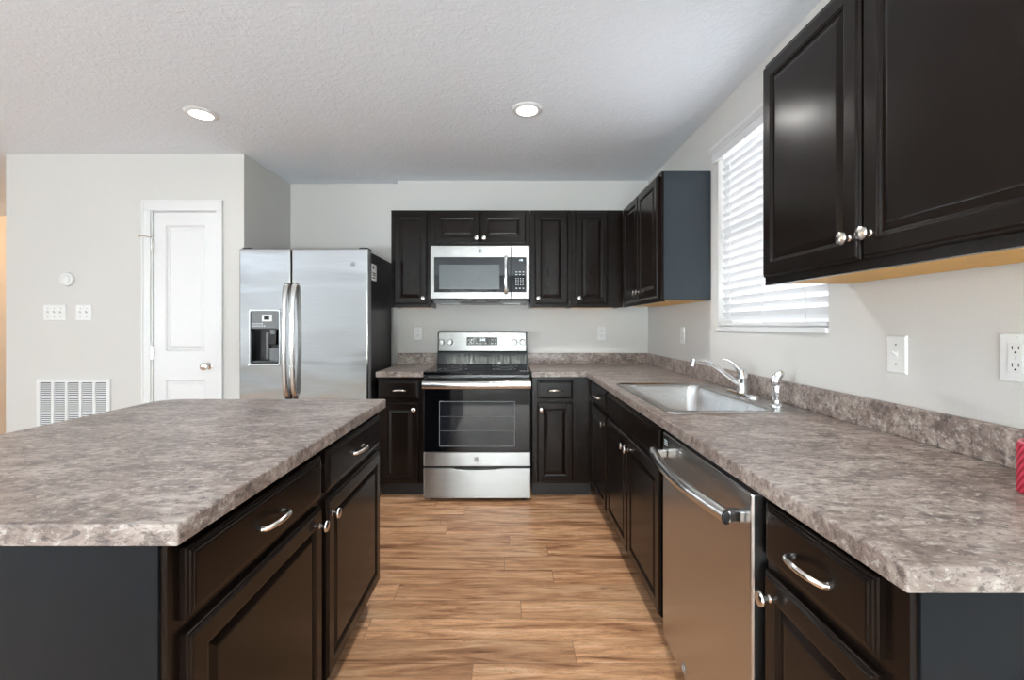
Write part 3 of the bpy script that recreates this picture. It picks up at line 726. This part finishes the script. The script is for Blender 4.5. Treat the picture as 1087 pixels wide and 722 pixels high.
for k in range(nseg + 1):
    t = k / nseg; x = RX0 + 0.003 + (RX1 - RX0 - 0.006) * t
    sag = 0.012 * max(0, 1 - ((t - 0.5) / 0.25) ** 2) ** 0.7 if abs(t - 0.5) < 0.25 else 0
    dw_.append((x, 0.238 - sag))
poly = [(RX0 + 0.003, 0.028)] + [(RX1 - 0.003, 0.028)] + dw_[::-1]
MB().prism(poly, -0.002, 0.044, xz).build('storage_drawer', M['steel'], rg, bevel=0.003)
for s in (RX0 + 0.05, RX1 - 0.05):
    for t in (0.07, 0.58):
        MB().lathe([(0.018, 0), (0.018, 0.012), (0.008, 0.014), (0.008, 0.032)], (s, t, 0), seg=14).build('foot', M['blackmat'], rg)

# ------------------------------------------------------------------ microwave
mw = thing('microwave', 'stainless over-the-range microwave under the short wall cabinet', 'microwave', (0, 3.39, 0))
MX0, MX1, MZ0, MZ1 = -0.606, 0.154, 1.445, 1.852
MC = (MX0 + MX1) / 2
MB().box(MX0 + 0.003, MX1 - 0.003, 0.03, 0.398, MZ0 - 0.012, MZ1).build('body', M['blackmat'], mw, bevel=0.003)
XD = 0.012
dr = MB().box(MX0, XD - 0.0015, 0, 0.03, MZ0, MZ1).build('door', M['steel'], mw, bevel=0.004)
cpn = MB().box(XD, MX1, 0, 0.03, MZ0, MZ1).build('control_panel', M['steel'], mw, bevel=0.004)
MB().front(MX0 + 0.028, XD - 0.0015, MZ0 + 0.050, MZ1 - 0.088, [(0, -0.001), (0, 0.0010), (0.003, 0.0014)], 0).build('door_glass', M['glass_black'], dr)
MB().front(MX0 + 0.066, -0.078, MZ0 + 0.075, MZ1 - 0.145, [(0, 0), (0, 0.0018), (0.002, 0.0020)], 0).build('window', M['glass_micro'], dr)
MB().front(XD, MX1 - 0.026, MZ0 + 0.050, MZ1 - 0.088, [(0, -0.001), (0, 0.0010), (0.003, 0.0014)], 0).build('keypad', M['glass_black'], cpn)
hp = curve([(-0.028, -0.002, MZ1 - 0.078), (-0.028, -0.024, MZ1 - 0.095), (-0.028, -0.038, MZ1 - 0.17), (-0.028, -0.040, MZ1 - 0.2), (-0.028, -0.038, MZ0 + 0.13), (-0.028, -0.024, MZ0 + 0.055), (-0.028, -0.002, MZ0 + 0.04)], 7)
MB().tube(hp, lerp_list([0.014, 0.0135, 0.0125, 0.012, 0.0125, 0.0135, 0.014], 7), 14, 0.65, (0, -1, 0)).build('door_handle', M['chrome'], dr, smooth=True)
text_mesh('1:00', 0.018, 'clock_digits', M['digits'], cpn, (0.085, -0.0022, MZ1 - 0.112))
keys = [(0.046 + i * 0.0175, 0.0525 + i * 0.0175, 0.105 + j * 0.0155, 0.111 + j * 0.0155) for i in range(4) for j in range(4)]
keys += [(0.046 + i * 0.026, 0.058 + i * 0.026, j - 0.002, j + 0.002) for j in (0.185, 0.205) for i in range(3)]
keys += [(0.046 + i * 0.026, 0.058 + i * 0.026, 0.077, 0.083) for i in range(3)]
for k0, k1, k2, k3 in keys:
    MB().box(k0, k1, -0.0019, 0, MZ0 + k2, MZ0 + k3).build('key', M['print'], cpn)
emblem(dr, MC + 0.0, 0.0, MZ1 - 0.042, 0.016)
un = MB().prism([(0.03, MZ0 - 0.012), (0.04, MZ0 - 0.03), (0.385, MZ0 - 0.03), (0.395, MZ0 - 0.012)], MX0 + 0.02, MX1 - 0.02, lambda u, v, h: (h, u, v)).build('underside', M['grey'], mw, bevel=0.003)
for a0, a1 in ((MX0 + 0.07, MX0 + 0.21), (MX1 - 0.2, MX1 - 0.07)):
    MB().box(a0, a1, 0.06, 0.26, MZ0 - 0.034, MZ0 - 0.03).build('grease_filter', M['steel'], mw)
MB().box(MC - 0.15, MC + 0.15, 0.028, 0.06, MZ0 - 0.026, MZ0 - 0.010).build('vent_grip', M['black'], mw, bevel=0.004)

# ------------------------------------------------------------------ dishwasher
dwt = thing('dishwasher', 'stainless dishwasher with bowed towel-bar handle beneath the countertop', 'dishwasher', (0.575, 1.632, 0), rr_)
DWW = 0.605
MB().box(0.004, DWW - 0.004, 0.04, 0.57, 0.03, 0.862).build('tub', M['black'], dwt, bevel=0.002)
dd = MB().box(0.003, DWW - 0.003, -0.012, 0.038, 0.105, 0.852).build('door', M['steel_dw'], dwt, bevel=0.006, seg=3)
MB().box(0.004, DWW - 0.004, -0.008, 0.038, 0.8525, 0.862).build('control_edge', M['black'], dd, bevel=0.002)
MB().box(0.004, DWW - 0.004, 0.045, 0.06, 0.0, 0.104).build('toe_panel', M['blackmat'], dwt)
zc = 0.785
hp = curve([(0.030, -0.055, zc), (0.07, -0.060, zc), (0.18, -0.076, zc), (0.30, -0.082, zc), (0.42, -0.076, zc), (0.53, -0.060, zc), (0.572, -0.055, zc)], 7)
MB().tube(hp, 0.0145, 16, 1.3).build('door_handle', M['steel_bar'], dd, smooth=True)
for xx in (0.040, 0.562):
    MB().box(xx - 0.013, xx + 0.013, -0.052, -0.012, zc - 0.014, zc + 0.014).build('handle_bracket', M['chrome'], dd, bevel=0.004)
for xx, s in ((0.029, -1), (0.573, 1)):
    MB().lathe([(0.0105, -0.004), (0.0105, 0.001), (0.006, 0.002)], (xx, -0.0545, zc), (s, 0, 0), 16, 1.25, 1).build('handle_cap', M['blackmat'], dd, smooth=True)
lb = MB().box(0.02, 0.06, -0.0128, -0.012, 0.806, 0.838).build('badge', M['black'], dd); 
lp = MB()
for k in range(3): lp.box(0.025, 0.055, -0.0132, -0.0128, 0.812 + k * 0.008, 0.815 + k * 0.008)
lp.build('badge_print', M['print'], lb)
MB().box(0.165, 0.18, -0.0125, -0.012, 0.823, 0.826).build('maker_print', M['print'], dd)
emblem(dd, 0.20, -0.012, 0.135, 0.015)

# ------------------------------------------------------------------ pantry door
pdr = bpy.data.objects.new('door_1', None); COL.objects.link(pdr); pdr.location = (DX0, YP, 0)
struct(pdr, 'narrow white two-panel pantry door in the left wall', 'door')
DW = DX1 - DX0
cas = MB()
prof = [(0, 0.0), (0, 0.012), (0.008, 0.017), (0.045, 0.012), (0.057, 0.008), (0.057, 0.0)]
cas.prism([(-0.072, 0), (-0.012, 0), (-0.012, DZ + 0.0)] + [(-0.072, DZ + 0.0)], -0.016, 0, xz)
cas.prism([(DW + 0.004, 0), (DW + 0.05, 0), (DW + 0.05, DZ), (DW + 0.004, DZ)], -0.016, 0, xz)
cas.prism([(-0.072, DZ), (DW + 0.05, DZ), (DW + 0.05, DZ + 0.075), (-0.072, DZ + 0.075)], -0.016, 0, xz)
cas.prism([(-0.072, 0), (-0.058, 0), (-0.058, DZ + 0.06), (-0.072, DZ + 0.06)], -0.021, -0.016, xz)
cas.prism([(DW + 0.036, 0), (DW + 0.05, 0), (DW + 0.05, DZ + 0.06), (DW + 0.036, DZ + 0.06)], -0.021, -0.016, xz)
cas.prism([(-0.072, DZ + 0.06), (DW + 0.05, DZ + 0.06), (DW + 0.05, DZ + 0.075), (-0.072, DZ + 0.075)], -0.021, -0.016, xz)
cas.build('casing', M['white'], pdr, bevel=0.002)
MB().box(-0.012, 0.0, -0.004, 0.11, 0, DZ - 0.002).box(DW, DW + 0.004, -0.004, 0.11, 0, DZ - 0.002).box(0.0, DW, -0.004, 0.11, DZ - 0.004, DZ - 0.001).build('jamb', M['white'], pdr)
lf = MB()
dx0, dx1, dz0, dz1 = 0.0015, DW - 0.002, 0.012, DZ - 0.007
px0, px1 = 0.085, DW - 0.085
lf.cells([dx0, px0, px1, dx1], [dz0, 0.20, 0.845, 1.055, 1.965, dz1], {(1, 1), (1, 3)}, 0.004, 0.039, xz)
for a, c in ((0.20, 0.845), (1.055, 1.965)):
    pr = [(0, -0.004), (0.006, -0.010), (0.010, -0.016), (0.018, -0.016), (0.034, -0.0070), (0.036, -0.0064)]
    rects = [[(px0 + i, -h, a + i), (px1 - i, -h, a + i), (px1 - i, -h, c - i), (px0 + i, -h, c - i)] for i, h in pr]
    lf.rings(rects, lambda q, b_, c_: (q, b_, c_), False, True)
lf.build('door_leaf', M['white'], pdr)
kn_ = MB().lathe([(0.032, 0), (0.032, 0.004), (0.026, 0.008), (0.012, 0.012), (0.011, 0.028), (0.018, 0.034), (0.027, 0.044), (0.029, 0.055), (0.025, 0.066), (0.012, 0.072), (0.001, 0.073)], (DW - 0.062, 0.012, 0.948), (0, -1, 0), 24).build('door_knob', M['nickel'], pdr, smooth=True)
for hz in (1.825, 1.045, 0.25):
    MB().lathe([(0.007, -0.045), (0.007, 0.045)], (-0.006, -0.008, hz), seg=12).box(-0.018, 0.006, -0.006, -0.003, hz - 0.044, hz + 0.044).build('hinge', M['nickel'], pdr)
MB().tube([(-0.006, -0.012, 1.878), (-0.03, -0.035, 1.880), (-0.06, -0.040, 1.882)], 0.004, 8).lathe([(0.008, 0), (0.008, 0.012)], (-0.07, -0.042, 1.882), (1, 0, 0), 10).build('door_stop', M['nickel'], pdr, smooth=True)

# ------------------------------------------------------------------ left wall fittings
vt = thing('air_vent', 'white louvred return-air grille low on the left wall', 'vent', (-3.145, YP, 0.60))
W2, H2 = 0.265, 0.255
vf = MB()
us = [-W2, -W2 + 0.026]
cw = (2 * W2 - 0.052 - 4 * 0.02) / 5
for k in range(5):
    us.append(us[-1] + cw)
    us.append(us[-1] + (0.02 if k < 4 else 0.026))
vf.cells(us, [-H2, -H2 + 0.026, H2 - 0.026, H2], {(1 + 2 * k, 1) for k in range(5)}, -0.012, 0, xz)
vf.build('frame', M['white'], vt, bevel=0.003)
MB().box(-W2 + 0.02, W2 - 0.02, -0.0006, -0.0001, -H2 + 0.02, H2 - 0.02).build('duct_backing', M['slot'], vt)
for k in range(5):
    lv = MB(); u0, u1 = us[1 + 2 * k], us[2 + 2 * k]
    zz = -H2 + 0.032
    while zz < H2 - 0.03:
        lv.prism([(-0.010, zz - 0.004), (-0.0095, zz - 0.0030), (-0.004, zz + 0.0045), (-0.0045, zz + 0.0035)], u0, u1, lambda u, v, h: (h, u, v))
        zz += 0.0142
    lv.build('louvers', M['white'], vt)

def toggle_plate(name, label, loc, rz, gangs, group='light switch plates'):
    r = thing(name, label, 'light switch', loc, rz, group)
    wd = 0.07 + 0.046 * (gangs - 1)
    MB().front(-wd / 2, wd / 2, -0.058, 0.058, [(0, 0), (0, 0.003), (0.004, 0.006)], 0).build('cover_plate', M['plastic'], r)
    for g in range(gangs):
        x = (g - (gangs - 1) / 2) * 0.046
        MB().box(x - 0.006, x + 0.006, -0.0068, -0.006, -0.013, 0.013).build('toggle_slot', M['plastic'], r)
        MB().prism([(-0.0065, -0.005), (-0.0065, 0.006), (-0.019, 0.013), (-0.021, 0.008)], x - 0.0042, x + 0.0042, lambda u, v, h: (h, u, v)).build('toggle', M['plastic'], r, bevel=0.001)
        sc_ = MB()
        for z in (-0.030, 0.030): sc_.lathe([(0.003, 0), (0.0028, 0.0008), (0.0005, 0.001)], (x, -0.006, z), (0, -1, 0), 10)
        sc_.build('screw', M['grey'], r)
    return r
toggle_plate('light_switch', 'triple-toggle white switch plate on the left wall', (-3.285, YP, 1.333), 0, 3)
toggle_plate('light_switch', 'double-toggle white switch plate beside the pantry door casing', (-3.075, YP, 1.333), 0, 2)
toggle_plate('light_switch', 'single-toggle white switch plate on the right wall above the backsplash', (XR, 1.352, 1.155), rr_, 1)
ss = thing('round_sensor', 'round white wall sensor above the switch plates', 'sensor', (-3.19, YP, 1.573))
MB().lathe([(0.05, 0), (0.05, 0.012), (0.046, 0.018), (0.036, 0.021)], (0, 0, 0), (0, -1, 0), 32).build('housing', M['plastic'], ss, smooth=True)
MB().lathe([(0.034, 0.019), (0.032, 0.026), (0.022, 0.031), (0.002, 0.032)], (0, 0, 0), (0, -1, 0), 32).build('dial', M['plastic'], ss, smooth=True)

def outlet(label, loc, rz, deco=False):
    r = thing('wall_outlet', label, 'outlet', loc, rz, 'electrical outlets')
    MB().front(-0.035 - 0.003 * deco, 0.035 + 0.003 * deco, -0.058, 0.058, [(0, 0), (0, 0.003), (0.004, 0.006)], 0).build('cover_plate', M['plastic'], r)
    if deco:
        f = MB().box(-0.0165, 0.0165, -0.0085, -0.006, -0.0335, 0.0335).build('socket_face', M['plastic'], r, bevel=0.001)
        MB().box(-0.012, 0.0, -0.0098, -0.0085, -0.005, 0.006).box(0.001, 0.012, -0.0098, -0.0085, -0.005, 0.006).build('test_button', M['plastic'], r, bevel=0.0005)
        zs = (-0.020, 0.020); y = -0.0085
    else:
        y = -0.0075
        for z in (-0.0195, 0.0195):
            MB().prism([(-0.017, z - 0.010), (-0.010, z - 0.0145), (0.010, z - 0.0145), (0.017, z - 0.010), (0.017, z + 0.010), (0.010, z + 0.0145), (-0.010, z + 0.0145), (-0.017, z + 0.010)], y, -0.006, xz).build('socket_face', M['plastic'], r)
        zs = (-0.0195, 0.0195)
    s = MB()
    for z in zs:
        s.box(-0.0075, -0.0055, y - 0.0003, y + 0.0005, z - 0.001, z + 0.008).box(0.0055, 0.0075, y - 0.0003, y + 0.0005, z, z + 0.008).lathe([(0.0025, 0), (0.0025, 0.0006)], (0, y + 0.0003, z - 0.007), (0, -1, 0), 10)
    s.build('slots', M['slot'], r)
    sc_ = MB()
    for z in ((-0.047, 0.047) if deco else (0,)): sc_.lathe([(0.003, 0), (0.0028, 0.0008), (0.0005, 0.001)], (0, -0.006, z), (0, -1, 0), 10)
    sc_.build('screw', M['plastic'], r)
outlet('white duplex outlet on the back wall left of the range', (-0.782, YB, 1.173), 0)
outlet('white duplex outlet on the back wall right of the range', (0.787, YB, 1.173), 0)
outlet('white outlet on the right wall between the back corner and the faucet', (XR, 3.03, 1.173), rr_)
outlet('white outlet with square sockets on the right wall at the picture edge', (XR, 1.03, 1.168), rr_, True)

# ------------------------------------------------------------------ sink window and blinds
wr = bpy.data.objects.new('window_1', None); COL.objects.link(wr); struct(wr, 'white-framed window above the sink', 'window')
xw = XR + 0.075
MB().cells([WY0, WY0 + 0.045, WY1 - 0.045, WY1], [WZ0, WZ0 + 0.045, (WZ0 + WZ1) / 2 - 0.02, (WZ0 + WZ1) / 2 + 0.02, WZ1 - 0.045, WZ1], {(1, 1), (1, 3)}, xw, xw + 0.04, yz).build('window_frame', M['white'], wr)
MB().box(xw + 0.018, xw + 0.022, WY0 + 0.04, WY1 - 0.04, WZ0 + 0.04, WZ1 - 0.04).build('pane', M['pane'], wr)
MB().box(XR - 0.012, xw, WY0 - 0.0, WY1 + 0.0, WZ0 - 0.022, WZ0 + 0.0).build('window_sill', M['white'], wr, bevel=0.003)
bd = thing('window_blinds', 'white horizontal slat blinds with moulded valance in the sink window', 'blinds', (XR + 0.030, 0, 0))
sl = MB()
ta = math.radians(58)
zz = WZ0 + 0.058
hw = 0.0255
ns = 0
while zz < WZ1 - 0.055:
    ca, sa = math.cos(ta) * hw, math.sin(ta) * hw
    # inner edge (towards the room) up
    nx, nz = math.sin(ta) * 0.0014, math.cos(ta) * 0.0014
    sl.prism([(-ca, zz + sa), (-ca - nx, zz + sa - nz), (-nx * 1.9, zz - nz * 1.9), (ca - nx, zz - sa - nz), (ca, zz - sa), (0 - nx * 0.3, zz - nz * 0.3)], WY0 + 0.012, WY1 - 0.012, lambda u, v, h: (u, h, v))
    zz += 0.0428; ns += 1
sl.build('slats', M['slat'], bd)
MB().box(-0.026, 0.026, WY0 + 0.012, WY1 - 0.012, WZ0 + 0.004, WZ0 + 0.020).build('bottom_rail', M['white'], bd, bevel=0.004)
MB().box(-0.026, 0.028, WY0 + 0.006, WY1 - 0.006, WZ1 - 0.045, WZ1 - 0.002).build('head_rail', M['white'], bd)
va = MB()
va.prism([(-0.034, WZ1 - 0.052), (-0.050, WZ1 - 0.052), (-0.050, WZ1 - 0.008), (-0.054, WZ1 - 0.004), (-0.054, WZ1 + 0.004), (-0.062, WZ1 + 0.012), (-0.066, WZ1 + 0.022), (-0.066, WZ1 + 0.030), (-0.034, WZ1 + 0.030)], WY0 - 0.03, WY1 + 0.035, lambda u, v, h: (u, h, v))
va.build('valance', M['white'], bd)
for yy in (WY0 + 0.13, (WY0 + WY1) / 2, WY1 - 0.13):
    MB().box(-0.0285, -0.0270, yy - 0.0012, yy + 0.0012, WZ0 + 0.02, WZ1 - 0.045).build('ladder_cord', M['plastic'], bd)
MB().tube([(-0.032, WY1 - 0.06, WZ1 - 0.05), (-0.032, WY1 - 0.058, 1.75)], 0.0015, 6).lathe([(0.002, 0.03), (0.005, 0.022), (0.006, 0), (0.002, -0.003)], (-0.032, WY1 - 0.058, 1.72), seg=10).build('pull_cord', M['plastic'], bd)

# ------------------------------------------------------------------ recessed ceiling lights
for lx, ly, pw, lab in ((-1.80, 2.585, 4, 'round recessed ceiling light above the island side'), (0.10, 2.535, 46, 'round recessed ceiling light in the middle of the kitchen aisle'),
                         (-1.80, 0.55, 10, 'added recessed light over the island, unseen above the picture'), (0.10, 0.55, 36, 'added recessed light over the near aisle, unseen above the picture')):  # unseen pair added to brighten counters, floor and ceiling
    r = thing('ceiling_light', lab, 'ceiling light', (lx, ly, CEIL), 0, 'recessed ceiling lights')
    MB().lathe([(0.088, 0), (0.088, -0.004), (0.080, -0.010), (0.066, -0.012), (0.060, -0.010)], seg=36, caps=False).build('trim_ring', M['white'], r, smooth=True)
    MB().lathe([(0.060, -0.009), (0.03, -0.0115), (0.001, -0.012)], seg=32).build('diffuser', M['lamp'], r, smooth=True)
    d = bpy.data.lights.new('ceiling_light_bulb', 'SPOT'); d.energy = pw; d.spot_size = math.radians(150); d.spot_blend = 0.8; d.shadow_soft_size = 0.055; d.color = (1, 0.975, 0.95)
    o = bpy.data.objects.new('ceiling_light_bulb', d); COL.objects.link(o); o.parent = r; o.location = (0, 0, -0.02)

# ------------------------------------------------------------------ red canister at the picture edge
rc = thing('red_canister', 'red diagonally ribbed canister at the right picture edge on the countertop', 'canister', (1.056, 0.865, CT))
MB().lathe([(0.040, 0), (0.044, 0.002), (0.044, 0.096), (0.042, 0.100)], seg=40).build('body', M['red'], rc, smooth=True)
MB().lathe([(0.042, 0.1), (0.041, 0.103), (0.037, 0.103), (0.036, 0.06), (0.001, 0.06)], seg=40).build('rim', plain('pale_red_rim', srgb(214, 120, 132), 0.5), rc, smooth=True)
